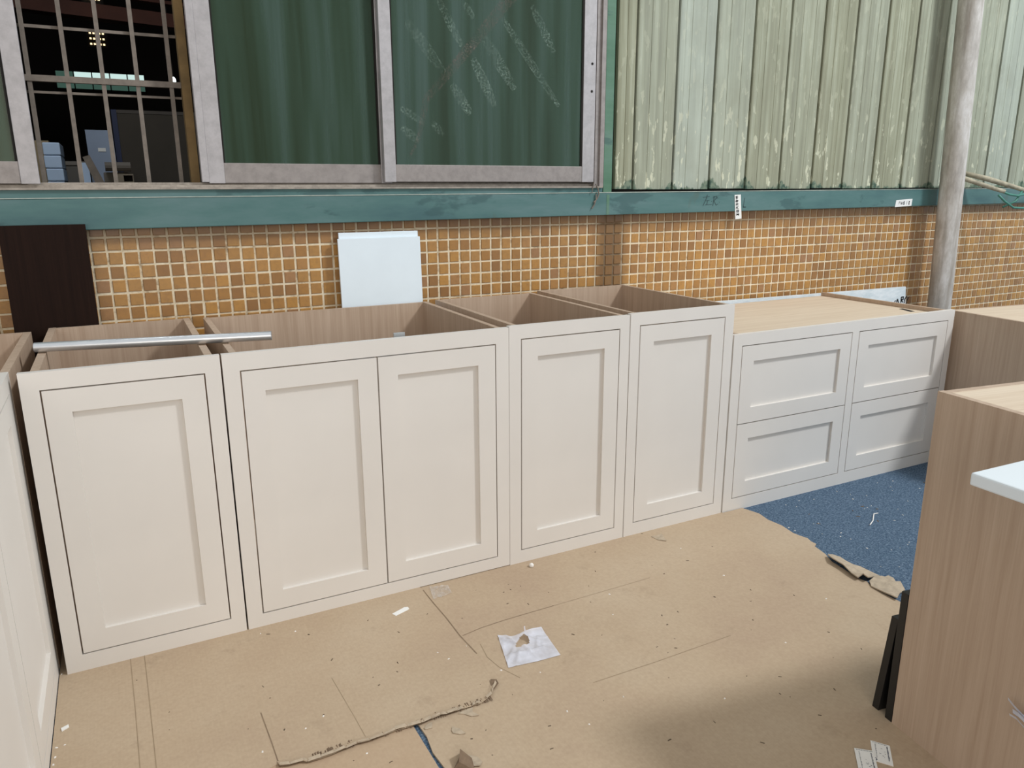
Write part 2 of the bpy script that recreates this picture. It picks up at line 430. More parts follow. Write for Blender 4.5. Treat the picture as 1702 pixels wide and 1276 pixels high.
# handwriting on the beam, drawn stroke by stroke with a marker
def strokes(name, lines, org, sx, sz, w, mat, parent, y):
    b = MB()
    for ln in lines:
        for (x0, z0), (x1, z1) in zip(ln, ln[1:]):
            d = Vector((x1-x0, z1-z0)); L = d.length or 1e-6; n = Vector((-d.y, d.x)) / L * w / 2; e = d / L * w * 0.3
            P = lambda px, pz: (org[0] + px * sx, y, org[1] + pz * sz)
            b.quad(P(x0+n.x-e.x, z0+n.y-e.y), P(x0-n.x-e.x, z0-n.y-e.y), P(x1-n.x+e.x, z1-n.y+e.y), P(x1+n.x+e.x, z1+n.y+e.y))
    return b.build(name, mat, parent)
zuo = [[(0.0, .78), (.42, .86)], [(.27, 1.0), (.22, .7), (.02, .1)], [(.2, .5), (.42, .56)], [(.31, .52), (.26, .2)], [(.16, .18), (.5, .2)], [(.5, .22), (.52, .2)], [(.56, .46), (.58, .44)], [(.56, .22), (.58, .2)],
       [(.72, .86), (.66, .1)], [(.66, .8), (.86, .88), (.92, .76), (.72, .5), (.88, .14), (1.0, .24)], [(1.06, .4), (1.08, .38)]]
strokes('handwriting', zuo, (2.902, 1.232), 0.100, 0.060, 0.035, M_pen, tr1, 0.7996)
strokes('handwriting', [[(.2, 1.0), (.0, .05)], [(.0, .05), (.5, .05)]], (3.172, 1.226), 0.035, 0.048, 0.09, M_pen, tr1, 0.7996)

# ------------------------------------------------------------------ siding panels to the right of the post
side = struct(MB().box(2.35, 7.2, 0.852, 0.97, 1.30, 3.2).build('wall_back.001', M_gap))
edges = [2.382, 2.491, 2.727, 2.959, 3.200, 3.441, 3.680, 3.920, 4.163, 4.413, 4.668, 4.935, 5.207, 5.455, 5.70, 5.95, 6.2, 6.45]
for i, (a, b) in enumerate(zip(edges, edges[1:])):
    w = b - a
    prof = [(a + 0.004, 0.846), (a + 0.004, 0.826), (a + 0.010, 0.824)]
    gr = [0.33, 0.66] if w > 0.15 else [0.5]
    for g in gr:
        gx = a + w * g + random.uniform(-0.008, 0.008)
        prof += [(gx - 0.0030, 0.8270), (gx - 0.001, 0.8292), (gx + 0.001, 0.8292), (gx + 0.0030, 0.8270)]
    if i % 2 == 0 and w > 0.15:
        gx = a + w * 0.16
        prof.insert(3, (gx - 0.003, 0.8255)); prof.insert(4, (gx, 0.8272)); prof.insert(5, (gx + 0.003, 0.8260))
    prof += [(b - 0.012, 0.829), (b - 0.005, 0.832), (b - 0.004, 0.846)]
    q = MB(); n = len(prof)
    zb = 1.3195 if i % 3 else 1.322
    q.v = [(x, y, zb) for x, y in prof] + [(x, y, 3.15) for x, y in prof]
    q.f = [(k, k + 1, n + k + 1, n + k) for k in range(n - 1)]
    q.build('siding_panel', M_siding, side)

# ------------------------------------------------------------------ sliding window
win = struct_empty('window_1')
tk = MB()
for y0, y1, z1 in ((0.797, 0.803, 1.3345), (0.803, 0.835, 1.331), (0.835, 0.839, 1.3435), (0.839, 0.862, 1.336), (0.862, 0.867, 1.348), (0.867, 0.90, 1.340)):
    tk.box(-1.3, 2.300, y0, y1, 1.3276, z1)
tk.box(-1.3, 2.300, 0.867, 0.90, 1.34, 1.352)
tk.build('sill_track', M_track, win)
jb = MB()
for x0, x1, y0, y1 in ((2.262, 2.284, 0.812, 0.872), (2.284, 2.305, 0.802, 0.90)):
    jb.box(x0, x1, y0, y1, 1.331, 2.8)
jb.build('jamb', M_alu_dark, win)
MB().box(-1.3, 2.30, 0.80, 0.90, 2.72, 2.8).build('head_track', M_alu_dark, win)
def sash(x0, x1, ls, rs, y, z0, rail, dark=False, extra=None):
    b = MB(); zt = 2.72
    b.box(x0, x0 + ls, y, y + 0.022, z0, zt); b.box(x1 - rs, x1, y, y + 0.022, z0, zt)
    o = b.build('sash', M_alu, win, False, 0.0015)
    r = MB().box(x0 + ls, x1 - rs, y + 0.002, y + 0.020, z0 + 0.001, z0 + rail).box(x0 + ls, x1 - rs, y + 0.002, y + 0.020, zt - 0.06, zt)
    r.build('rail', M_alu_dark, o, False, 0.0015)
    g = MB()
    for gx0, gx1 in ((x0 + ls, x0 + ls + 0.006), (x1 - rs - 0.008, x1 - rs)): g.box(gx0, gx1, y + 0.004, y + 0.018, z0 + rail, zt - 0.06)
    g.build('gasket', M_gap, o)
    MB().box(x0 + ls, x1 - rs, y + 0.009, y + 0.013, z0 + rail, zt - 0.06).build('glass_pane', M_glass, o)
    if extra: MB().box(*extra).build('interlock', M_alu, o, False, 0.0012)
    return o
sash(-0.92, 0.062, 0.05, 0.054, 0.813, 1.347, 0.072)
sash(0.597, 1.300, 0.056, 0.045, 0.840, 1.349, 0.073, extra=(0.572, 0.597, 0.834, 0.866, 1.353, 2.72))
sash(1.259, 2.256, 0.048, 0.063, 0.808, 1.353, 0.069)
# screw holes of the right stile
for z in (1.86, 1.745): MB().tube([(2.236, 0.809, z), (2.236, 0.807, z)], 0.006, 8).build('screw', M_gap, win)
# wiped dust streaks and a dirty crack on the right pane
SM = [[(1.377, 1.962), (1.532, 1.78), .045], [(1.513, 2.052), (1.61, 1.888), .035], [(1.625, 2.049), (1.667, 1.994), .03], [(1.71, 1.928), (1.852, 1.735), .05],
      [(1.563, 1.74), (1.644, 1.628), .045], [(1.659, 1.844), (1.758, 1.662), .045], [(1.796, 2.01), (2.071, 1.675), .035], [(1.934, 2.069), (2.044, 1.895), .04],
      [(1.338, 1.64), (1.435, 1.587), .03], [(1.472, 1.589), (1.52, 1.542), .03], [(1.34, 1.566), (1.411, 1.515), .035]]
for a, c, w in SM:
    d = Vector((c[0]-a[0], c[1]-a[1])); L = d.length; d /= L; nn = Vector((-d.y, d.x)); pts = []
    N = 7
    up = [(a[0] + d.x*L*t + nn.x*w/2*math.sin(math.pi*(0.12+0.8*t))**.5, a[1] + d.y*L*t + nn.y*w/2*math.sin(math.pi*(0.12+0.8*t))**.5) for t in (k/N for k in range(N+1))]
    dw = [(a[0] + d.x*L*t - nn.x*w/2*math.sin(math.pi*(0.12+0.8*t))**.5, a[1] + d.y*L*t - nn.y*w/2*math.sin(math.pi*(0.12+0.8*t))**.5) for t in (k/N for k in range(N+1))]
    b = MB()
    for k in range(N): b.quad((up[k][0], 0.8164, up[k][1]), (dw[k][0], 0.8164, dw[k][1]), (dw[k+1][0], 0.8164, dw[k+1][1]), (up[k+1][0], 0.8164, up[k+1][1]))
    b.build('dust_streak', M_smear, win)
ck = [(1.86, 2.12, .06), (1.825, 2.082, .05), (1.632, 1.871, .04), (1.449, 1.678, .03), (1.411, 1.525, .018), (1.372, 1.457, .008)]
b = MB()
for p, q in zip(ck, ck[1:]):
    d = Vector((q[0]-p[0], q[1]-p[1])).normalized(); nn = Vector((-d.y, d.x))
    b.quad((p[0]+nn.x*p[2]/2, 0.8160, p[1]+nn.y*p[2]/2), (p[0]-nn.x*p[2]/2, 0.8160, p[1]-nn.y*p[2]/2), (q[0]-nn.x*q[2]/2, 0.8160, q[1]-nn.y*q[2]/2), (q[0]+nn.x*q[2]/2, 0.8160, q[1]+nn.y*q[2]/2))
b.build('crack', M_crack, win)
# wall over the window and left of it
struct(MB().box(-3, 2.36, 0.80, 0.97, 2.80, 3.2).build('trim_4', M_post))
struct(MB().box(-3, -1.3, 0.80, 0.97, 1.30, 2.8).build('wall_back.002', M_siding))

lamp('room_fill', 'AREA', 13, (0.92, 0.96, 1.0), (0.1, 1.25, 2.9), (0.05, 0.6, -0.8), shape='RECTANGLE', size=0.9, size_y=0.3)  # unseen fill added to brighten the things behind the window
# security grille behind the opening
gr = thing('security_grille', 'iron security grille of square bars inside the open left window', 'grille', (0, 0, 1.352))
for x in (0.068, 0.182, 0.291, 0.400, 0.510):
    MB().box(x-0.007, x+0.007, 0.935, 0.949, 0, 1.40).build('bar', M_bar, gr)
for z, h in ((0.343, 0.010), (0.300, 0.004), (0.509, 0.005)):
    MB().box(-0.9, 0.575, 0.931 if h > .006 else 0.951, 0.952 if h > .006 else 0.957, z-h, z+h).build('crossbar', M_bar, gr)
MB().box(0.542, 0.572, 0.905, 0.955, 0, 1.40).build('side_post', M_rust, gr)

# ------------------------------------------------------------------ dark room behind the window
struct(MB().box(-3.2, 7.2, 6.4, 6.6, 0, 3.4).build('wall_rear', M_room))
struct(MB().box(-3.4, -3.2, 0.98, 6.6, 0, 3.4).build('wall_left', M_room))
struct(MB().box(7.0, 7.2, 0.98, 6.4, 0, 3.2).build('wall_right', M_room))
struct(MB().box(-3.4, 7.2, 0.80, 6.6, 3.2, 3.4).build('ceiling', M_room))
w2 = struct_empty('window_2')
fr2 = MB().box(-0.06, 0.70, 6.36, 6.40, 2.235, 2.25).box(-0.06, 0.70, 6.36, 6.40, 2.40, 2.415)
for k in range(6): fr2.box(-0.06 + k*0.15, -0.05 + k*0.15, 6.36, 6.40, 2.24, 2.41)
fr2.build('window_frame', M_room, w2)
for k in range(5):
    MB().box(-0.05 + k*0.15, 0.09 + k*0.15, 6.375, 6.39, 2.25, 2.34 if k else 2.40).build('pane', M_pane_dim, w2)
    if k: MB().box(-0.05 + k*0.15, 0.09 + k*0.15, 6.375, 6.39, 2.345, 2.40).build('pane', M_pane_lit, w2)
bt = thing('roof_truss', 'dark reddish steel roof truss seen through the barred window', 'beam', (0, 3.5, 0))
MB().hexa([(-3, -0.06, 2.50), (6, -0.06, 2.10), (6, 0.06, 2.10), (-3, 0.06, 2.50), (-3, -0.06, 2.58), (6, -0.06, 2.18), (6, 0.06, 2.18), (-3, 0.06, 2.58)]).build('chord', M_truss, bt)
MB().hexa([(-3, -0.03, 2.64), (6, -0.03, 2.24), (6, 0.03, 2.24), (-3, 0.03, 2.64), (-3, -0.03, 2.66), (6, -0.03, 2.26), (6, 0.03, 2.26), (-3, 0.03, 2.66)]).build('rail', M_truss, bt)
for (z, lb) in ((2.277, 'lower one of two small warm LED floodlights behind the barred window'), (2.475, 'upper one of two small warm LED floodlights, cut by the top of the picture')):
    fl = thing('floodlight', lb, 'lamp', (0.2625, 4.0 if z < 2.4 else 3.93, z), 0, 'floodlights in the dark room')
    MB().box(-0.015, 0.115, 0.0, 0.03, -0.012, 0.10).build('housing', M_gap, fl)
    for r in range(3):
        for c in range(4):
            x = 0.010 + (c % 2) * 0.022 + (c // 2) * 0.056; zz = 0.01 + r * 0.034
            MB().box(x-0.006, x+0.006, -0.004, 0.0, zz-0.005, zz+0.005).build('led', M_lamp, fl)
    MB().tube([(0.05, 0.036, 0.02), (0.05, 0.036, 3.2 - z)], 0.006, 6).build('hanger', M_gap, fl)
bu = thing('hanging_bulb', 'bright white bulb hanging in the dark room by the grille post', 'lamp', (0.765, 4.0, 2.085))
MB().tube([(0, 0, -0.02), (0, 0, -0.012), (0, 0, 0.005), (0, 0, 0.02)], [0.006, 0.016, 0.016, 0.006], 10).build('bulb', M_bulb, bu, True)
MB().tube([(0, 0, 0.02), (0, 0, 0.05), (0, 0, 1.115)], [0.008, 0.006, 0.003], 8).build('cord', M_gap, bu)

ct = thing('carton', 'tall brown carton at the left end inside the barred window', 'box', (-0.06, 2.50, -0.01))
MB().box(-0.10, 0.075, 0, 0.4, 0, 1.585).build('carton_body', plain('old_carton', lin(150, 132, 104), 0.9), ct); MB().box(-0.015, 0.0, -0.002, 0.402, 0, 1.5865).build('packing_tape', plain('tan_tape', lin(168, 150, 118), 0.4), ct)
ss = thing('foam_sheet_stack', 'tall stack of pale blue foam sheets inside the barred window', 'stack', (0.042, 2.12, -0.01))
foam = plain('pale_blue_foam', lin(186, 206, 232), 0.8, 0, 0.06, 10)
for k in range(26):
    z0 = 0.06 * k; dx = random.uniform(-0.004, 0.004)
    MB().box(-0.036+dx, 0.036+dx, 0, 0.35, z0, z0 + 0.057).build('foam_sheet', foam, ss, False, 0.004)
sc = thing('grey_cupboard', 'low grey cupboard between the foam stack and the pale boards', 'cupboard', (0.07, 2.7, -0.01))
MB().box(0, 0.105, 0, 0.2, 0, 1.47).build('body', plain('grey_cupboard_paint', lin(92, 88, 82), 0.7), sc); MB().box(-0.004, 0.108, -0.006, 0.2, 1.47, 1.49).build('top', plain('cupboard_top', lin(116, 110, 102), 0.7), sc)
pb = thing('narrow_board', 'narrow pale blue board standing upright right of the grey cupboard', 'board', (0.17, 2.3, -0.01))
MB().box(-0.015, 0.018, 0, 0.02, 0, 1.472).build('panel', foam, pb); MB().box(-0.0155, -0.012, -0.001, 0.021, 0, 1.4725).build('edge_band', M_white, pb)
bb = thing('labelled_board', 'pale blue board with a small white label leaning in the dark room', 'board', (0.255, 2.95, -0.01))
MB().hexa([(-0.055, 0, 0), (0.085, 0, 0), (0.085, 0.02, 0), (-0.055, 0.02, 0), (-0.075, 0.03, 1.675), (0.065, 0.03, 1.675), (0.065, 0.05, 1.675), (-0.075, 0.05, 1.675)]).build('panel', plain('blue_grey_board', lin(150, 164, 186), 0.7), bb)
MB().box(-0.02, 0.02, 0.024, 0.027, 1.555, 1.575).build('sticker', M_paper, bb)
db = thing('framed_board', 'large dark board with a navy edge post behind the barred window', 'board', (0.33, 3.3, -0.01))
MB().box(0, 0.03, 0, 0.05, 0, 1.82).build('edge_post', plain('navy_steel', lin(38, 48, 82), 0.6), db)
MB().box(0.03, 0.50, 0.01, 0.04, 0, 1.80).build('panel', plain('drab_board', lin(74, 68, 60), 0.85), db); MB().box(0.03, 0.50, 0.005, 0.045, 1.80, 1.82).build('top_rail', plain('drab_rail', lin(88, 82, 76), 0.8), db)
wb = thing('workbench', 'dark workbench in the room behind the barred window', 'bench', (0.42, 1.95, -0.01))
MB().box(-0.20, 0.26, -0.05, 0.5, 1.33, 1.37).build('bench_top', plain('bench_top', lin(70, 64, 58), 0.9), wb)
for x in (-0.17, 0.23):
    for y in (0.0, 0.45): MB().box(x-0.025, x+0.025, y-0.025, y+0.025, 0, 1.33).build('leg', M_room, wb)
mc = thing('bench_motor', 'dusty grey motor housing on the workbench behind the bars', 'machine', (0.31, 2.05, 1.36))
MB().box(-0.06, 0.05, -0.03, 0.1, 0, 0.05).build('housing', plain('dusty_motor', lin(104, 98, 90), 0.85), mc, False, 0.006); MB().tube([(-0.05, -0.05, 0.075), (0.06, -0.05, 0.075)], 0.022, 12).build('drum', plain('motor_drum', lin(90, 84, 78), 0.8), mc); MB().hexa([(-0.10, 0, 0), (-0.06, 0, 0), (-0.06, 0.02, 0), (-0.10, 0.02, 0), (-0.14, 0, 0.12), (-0.11, 0, 0.13), (-0.11, 0.02, 0.13), (-0.14, 0.02, 0.12)]).build('guard', M_bar, mc)
cr = thing('open_crate', 'small open-fronted crate on the workbench behind the bars', 'crate', (0.345, 1.90, 1.36))
MB().box(-0.045, 0.03, 0, 0.1, 0, 0.006).box(-0.045, 0.03, 0, 0.1, 0.034, 0.04).box(-0.045, -0.012, 0, 0.1, 0.006, 0.034).box(0.026, 0.03, 0, 0.1, 0.006, 0.034).build('frame', plain('crate_wood', lin(128, 118, 104), 0.9), cr); MB().box(-0.012, 0.026, 0.09, 0.1, 0.006, 0.034).build('back', M_gap, cr)

# ------------------------------------------------------------------ cardboard on the floor
Zb, Za = -0.003, -0.0006
edgeA = [(0.462,-0.642),(0.488,-0.648),(0.517,-0.653),(0.529,-0.66),(0.556,-0.659),(0.592,-0.657),(0.619,-0.657),(0.647,-0.654),(0.682,-0.654),(0.718,-0.652),(0.747,-0.652),(0.777,-0.651),(0.813,-0.654),(0.823,-0.658),(0.847,-0.65),(0.869,-0.648),(0.889,-0.655),(0.917,-0.65),(0.935,-0.651),(0.96,-0.65),(0.969,-0.655),(0.985,-0.654),(1.008,-0.644),(1.025,-0.633),(1.036,-0.62),(1.06,-0.602),(1.06,-0.582),(1.061,-0.55),(1.063,-0.52),(1.066,-0.472),(1.067,-0.442),(1.057,-0.397),(1.058,-0.328),(1.06,-0.276),(1.059,-0.22),(1.056,-0.182),(1.056,-0.112),(1.057,-0.039),(1.057,-0.01)]
poly = [(-0.02, 0.35), (-0.02, -0.66), (0.2, -0.652), (0.4, -0.648)] + [(x, y + (0.014 if i < 26 else 0)) for i, (x, y) in enumerate(edgeA)] + [(1.057, 0.35)]
def sag(x, y):                 # worn edge lifts a little off the sheet below
    return 0.0
def sheet(name, poly, z0, z1, label, mat=M_card):
    t = thing(name, label, 'cardboard', (0, 0, z1), 0)
    MB().prism(poly, z0 - z1, 0).build('sheet', mat, t)
    return t
cA = sheet('cardboard_sheet', poly, Zb, Za, 'brown cardboard sheet with a torn front edge in front of the two left cabinets')
cB = sheet('cardboard_sheet', [(-0.02, -0.60), (-0.02, -2.6), (0.80, -2.6), (0.803, -1.2), (0.801, -0.85), (0.795, -0.60)], Zc, Zb, 'reddish brown cardboard sheet at the bottom edge, below the torn edge', M_card_red)
eC = [(2.519,-0.004),(2.541,-0.081),(2.528,-0.142),(2.536,-0.212),(2.523,-0.281),(2.528,-0.313),(2.537,-0.342),(2.527,-0.367),(2.527,-0.393),(2.506,-0.404),(2.496,-0.446),(2.490,-0.469),(2.464,-0.52),(2.452,-0.602),(2.443,-0.65),(2.452,-0.681),(2.437,-0.71),(2.434,-0.759),(2.434,-0.81),(2.43,-1.2),(2.44,-2.6)]
cC = sheet('cardboard_sheet', [(0.806, -2.6), (0.812, -1.2), (0.808, -0.9), (0.812, -0.82), (0.806, -0.76), (0.813, -0.70), (0.806, -0.60), (1.04, -0.55), (1.04, 0.35), (2.40, 0.35), (2.41, -0.004)] + eC, Zc, Zb, 'largest brown cardboard sheet, under the plastic bag and reaching the blue carpet')
cA['group'] = cB['group'] = cC['group'] = 'cardboard sheets covering the carpet'

def fold_edge_line(parent, pts, w, mat=M_card_dark, dz=0.0004):  # flat darker strips; the shade of the grooves is put into their colour
    b = MB()
    for p, q in zip(pts, pts[1:]):
        d = Vector((q[0]-p[0], q[1]-p[1])).normalized(); n = Vector((-d.y, d.x)) * w / 2
        b.quad((p[0]+n.x, p[1]+n.y, dz), (p[0]-n.x, p[1]-n.y, dz), (q[0]-n.x, q[1]-n.y, dz), (q[0]+n.x, q[1]+n.y, dz))
    b.build('fold_edge_line', mat, parent)
M_crease_soft = plain('cardboard_fold', lin(152, 132, 106), 0.85, 0, 0.12, 40)
fold_edge_line(cA, [(0.160, 0.0), (0.166, -0.25), (0.172, -0.645)], 0.002, M_crease_soft)
fold_edge_line(cA, [(0.197, 0.0), (0.201, -0.25), (0.206, -0.648)], 0.0022, M_crease_soft)
fold_edge_line(cA, [(0.458, -0.42), (0.463, -0.55), (0.465, -0.640)], 0.003)
fold_edge_line(cA, [(0.66, -0.36), (0.672, -0.56), (0.676, -0.645)], 0.0014, M_crease_soft)
fold_edge_line(cC, [(1.060, -0.02), (1.061, -0.12), (1.064, -0.22), (1.063, -0.33), (1.070, -0.44)], 0.004)  # not a fold: dark line painted along the left sheet's edge
fold_edge_line(cC, [(1.07, -0.335), (1.14, -0.322), (1.23, -0.316), (1.405, -0.314)], 0.003)
fold_edge_line(cC, [(1.40, -0.314), (1.62, -0.312), (1.80, -0.31)], 0.0016, M_crease_soft)
fold_edge_line(cC, [(1.30, -0.713), (1.52, -0.716), (1.80, -0.713)], 0.0022, M_crease_soft)
fold_edge_line(cC, [(1.10, -0.40), (1.09, -0.47), (1.10, -0.53), (1.13, -0.60)], 0.002, M_crease_soft)
# frayed liner along the torn edge of the left sheet: ragged strip with exposed flutes, lying over the edge
rg = MB(); rng = random.Random(3)
xs = [0.53 + 0.006 * k for k in range(90)]
for x in xs:
    if x > 1.02: break
    dense = 1.0 if 0.54 < x < 0.64 or 0.86 < x < 1.02 else 0.35
    if rng.random() > dense: continue
    y = -0.653 + rng.uniform(0, 0.004); L = rng.uniform(0.006, 0.022) * (1 if dense == 1 else 0.6)
    w = rng.uniform(0.002, 0.005)
    rg.quad((x, y - 0.003, 0.0005), (x + w, y - 0.003, 0.0005), (x + w + rng.uniform(-.002, .002), y + L, 0.0010 + rng.uniform(0, .003)), (x, y + L, 0.0008))
fr = rg.build('frayed_flutes', M_card_under, cA); fr['kind'] = 'stuff'
lp = MB(); jag = [(x + rng.uniform(-.003, .003), y + rng.uniform(-.004, .003)) for x, y in edgeA]
for (x0, y0), (x1, y1) in zip(jag[:25], jag[1:26]):      # worn lip lifting off the sheet below
    up0, up1 = 0.004 + 0.003 * math.sin(x0 * 31), 0.004 + 0.003 * math.sin(x1 * 31)
    lp.quad((x0, y0, up0), (x1, y1, up1), (x1 - 0.002, y1 + 0.022, 0.0004), (x0 - 0.002, y0 + 0.022, 0.0004))
    lp.quad((x0, y0, up0), (x1, y1, up1), (x1, y1 + 0.004, up1 - 0.003), (x0, y0 + 0.004, up0 - 0.003))
tl = MB()
for (x0, y0), (x1, y1) in zip(jag[:25], jag[1:26]):
    if rng.random() < 0.75:
        h = 0.0075 + 0.003 * rng.random(); d = rng.uniform(0.003, 0.010)
        tl.quad((x0, y0 - 0.001, h - 0.003), (x1, y1 - 0.001, h - 0.003), (x1 - rng.uniform(0, .004), y1 + d, h), (x0 + rng.uniform(0, .004), y0 + d, h - 0.002))
tl.build('torn_liner', M_card_torn, cA)['kind'] = 'stuff'
lp.build('torn_lip', M_card, cA)
# crushed corner of the left sheet
MB().prism([(1.03, -0.625), (1.062, -0.602), (1.064, -0.585), (1.05, -0.575), (1.04, -0.60)], 0, 0.0015, lambda x, y: max(0, (x - 1.03)) * 0.12).build('crushed_corner', M_card_under, cA)

def scrap(name, poly, z, t, label, mat, cat='scrap', lift=None, group=None):
    cx = sum(p[0] for p in poly)/len(poly); cy = sum(p[1] for p in poly)/len(poly)
    o = MB().prism([(x-cx, y-cy) for x, y in poly], 0, t, lift).build(name, mat)
    o.location = (cx, cy, z); return tag(o, label, cat, group)
cg = 'torn cardboard scraps'
scrap('cardboard_flap', [(2.474,-0.492),(2.502,-0.489),(2.511,-0.518),(2.505,-0.547),(2.505,-0.58),(2.515,-0.602),(2.515,-0.63),(2.517,-0.681),(2.484,-0.677),(2.445,-0.686),(2.449,-0.664),(2.426,-0.663),(2.43,-0.632),(2.445,-0.585),(2.451,-0.53)], Zb + 0.002, 0.004, 'longest torn cardboard strip curling at the edge of the blue carpet', M_card_torn, 'scrap', lambda x, y: 0.018 * max(0, 1 - abs(x + 0.03) / 0.045), cg)
scrap('cardboard_flap', [(2.452,-0.689),(2.485,-0.683),(2.51,-0.692),(2.516,-0.701),(2.539,-0.697),(2.534,-0.721),(2.52,-0.74),(2.534,-0.748),(2.508,-0.785),(2.474,-0.79),(2.429,-0.814),(2.428,-0.763),(2.431,-0.714)], Zb + 0.001, 0.004, 'torn cardboard piece at the carpet edge beside the black boards', M_card_torn, 'scrap', lambda x, y: 0.004 * (1 + math.sin(40 * x + 25 * y)), cg)
# puncture with a raised torn tongue near the bottom of the picture
tp = MB()
tp.v = [(0.868, -0.795, 0.004), (0.826, -0.838, 0.0005), (0.872, -0.862, 0.0008), (0.856, -0.812, 0.030), (0.842, -0.838, 0.018), (0.878, -0.832, 0.010)]
tp.f = [(0, 1, 4, 3), (0, 3, 5), (3, 4, 2, 5), (1, 2, 4)]
tp.build('torn_tongue', M_card_under, cC)  # dark cardboard tone stands for the shadow on the tongue
MB().prism([(0.876, -0.812), (0.896, -0.826), (0.90, -0.845), (0.888, -0.858), (0.872, -0.85)], 0, 0.001, lambda x, y: 0.003 * (1 + math.sin(180 * x))).build('torn_liner', M_card_torn, cC)
scrap('cardboard_scrap', [(0.883,-0.699),(0.897,-0.716),(0.903,-0.738),(0.89,-0.735),(0.875,-0.722),(0.876,-0.711)], Zb, 0.002, 'small curled cardboard scrap lying apart, between the torn edge and the puncture', M_card_torn, 'scrap', lambda x, y: 0.05 * abs(x), cg)
scrap('cardboard_scrap', [(0.915,-0.660),(0.935,-0.657),(0.959,-0.656),(0.953,-0.671),(0.961,-0.692),(0.942,-0.686),(0.929,-0.669)], Zb, 0.002, 'flat cardboard scrap peeking out from under the torn edge', M_card_torn, 'scrap', lambda x, y: 0.04 * abs(y), cg)
scrap('cardboard_scrap', [(0.817,-0.672),(0.826,-0.663),(0.844,-0.66),(0.836,-0.68),(0.818,-0.678)], Zb, 0.002, 'pale cardboard scrap at the top of the dark gap between two sheets', M_card_torn, 'scrap', lambda x, y: 0.05 * abs(x), cg)
scrap('cardboard_scrap', [(2.003,-0.05),(2.046,-0.061),(2.03,-0.11),(2.008,-0.087)], Zb, 0.002, 'cardboard scrap lying in front of the fourth cabinet door', M_card_torn, 'scrap', lambda x, y: 0.25 * max(0, x), cg)

# ------------------------------------------------------------------ cabinets
def cab(name, label, loc, rz, Wd, H, D, doors, st=0.045, mull=(), rail=0.0625, sides=None, side_t=0.019, top=None, ft=0.020, kind='door', group=None, zb=0.052, zt=None):
    """local frame: x along the front, y into the depth, z up; front at y = 0"""
    t = thing(name, label, 'cabinet', loc, rz, group)
    x_in = min(d[0] for d in doors); x_out = max(d[1] for d in doors)
    z_in = min(d[2] for d in doors); z_out = max(d[3] for d in doors)
    g = 0.0040
    f = MB().box(0, x_in - g, 0, ft, 0, H).box(x_out + g, Wd, 0, ft, 0, H)
    f.box(x_in - g, x_out + g, 0, ft, z_out + g, H).box(x_in - g, x_out + g, 0, ft, 0, z_in - g)
    for a, b in mull: f.box(a + g, b - g, 0, ft, z_in - g, z_out + g)
    f.build('face_frame', M_paint, t)
    s0, s1 = sides or (0.026, Wd - 0.026)
    Ht = top if top else H
    for x in (s0, s1 - side_t):
        hh = H - 0.001
        MB().box(x, x + side_t, ft, D, 0, hh).build('side_panel', M_wz, t)
    MB().box(s0 + side_t, s1 - side_t, D - 0.016, D, 0.0, (H if not top else top) - 0.002).build('back_panel', M_wz, t)
    MB().box(s0 + side_t, s1 - side_t, ft, D - 0.016, 0.04, 0.058).build('bottom_panel', M_wx, t)
    if top: MB().box(s0 + side_t, s1 - side_t, ft, D - 0.0, top - 0.018, top).build('top_panel', M_wx, t)
    for (a, b, c, d) in doors:
        r = rail; q = MB()
        q.box(a, a + r, 0, 0.020, c, d).box(b - r, b, 0, 0.020, c, d).box(a + r, b - r, 0, 0.020, c, c + r).box(a + r, b - r, 0, 0.020, d - r, d)
        dr = q.build(kind, M_paint, t)
        MB().box(a + r, b - r, 0.0105, 0.0190, c + r, d - r).build('center_panel', M_paint, dr)
    return t
g1 = 'cream cabinets along the tiled wall'
c1 = cab('base_cabinet', 'cream single-door base cabinet at the left end, with the metal tube on top', (0, 0, Za), 0, 0.487, 0.874, 0.745, [(0.047, 0.441, 0.054, 0.822)], sides=(0.027, 0.470), side_t=0.021, group=g1)
c2 = cab('base_cabinet', 'wide cream base cabinet with two doors side by side', (0.492, 0, Za), 0, 0.912, 0.874, 0.722, [(0.0495, 0.4510, 0.046, 0.819), (0.4555, 0.8605, 0.046, 0.819)], sides=(0.024, 0.893), group=g1)
c3 = cab('base_cabinet', 'narrow cream base cabinet between the two-door unit and its narrow twin', (1.4055, 0, Zb), 0, 0.4950, 0.880, 0.728, [(0.049, 0.450, 0.052, 0.830)], sides=(0.022, 0.484), group=g1)
c4 = cab('base_cabinet', 'narrow cream single-door base cabinet beside the lower drawer unit', (1.9045, 0, Zb), 0, 0.4985, 0.884, 0.750, [(0.0465, 0.4505, 0.054, 0.835)], sides=(0.024, 0.492), side_t=0.016, group=g1)
MB().box(0.525, 0.562, 0.045, 0.052, 0.845, 0.882).box(0.53, 0.556, 0.022, 0.045, 0.845, 0.851).build('hinge_plate', plain('zinc_plate', lin(200, 204, 206), 0.35, 0.7, 0.1, 40), c2)
dx = 2.411
cd_ = cab('drawer_cabinet', 'lower cream cabinet with four drawers and an oak top', (dx, 0, Zc), 0, 1.389, 0.765, 0.750,
          [(2.461-dx, 3.096-dx, 0.3865, 0.7135), (2.461-dx, 3.096-dx, 0.060, 0.3820), (3.1465-dx, 3.755-dx, 0.3875, 0.7135), (3.1465-dx, 3.755-dx, 0.060, 0.3830)],
          mull=[(3.096-dx, 3.1465-dx)], rail=0.065, sides=(0.026, 1.357), top=0.745, kind='drawer', group=g1)
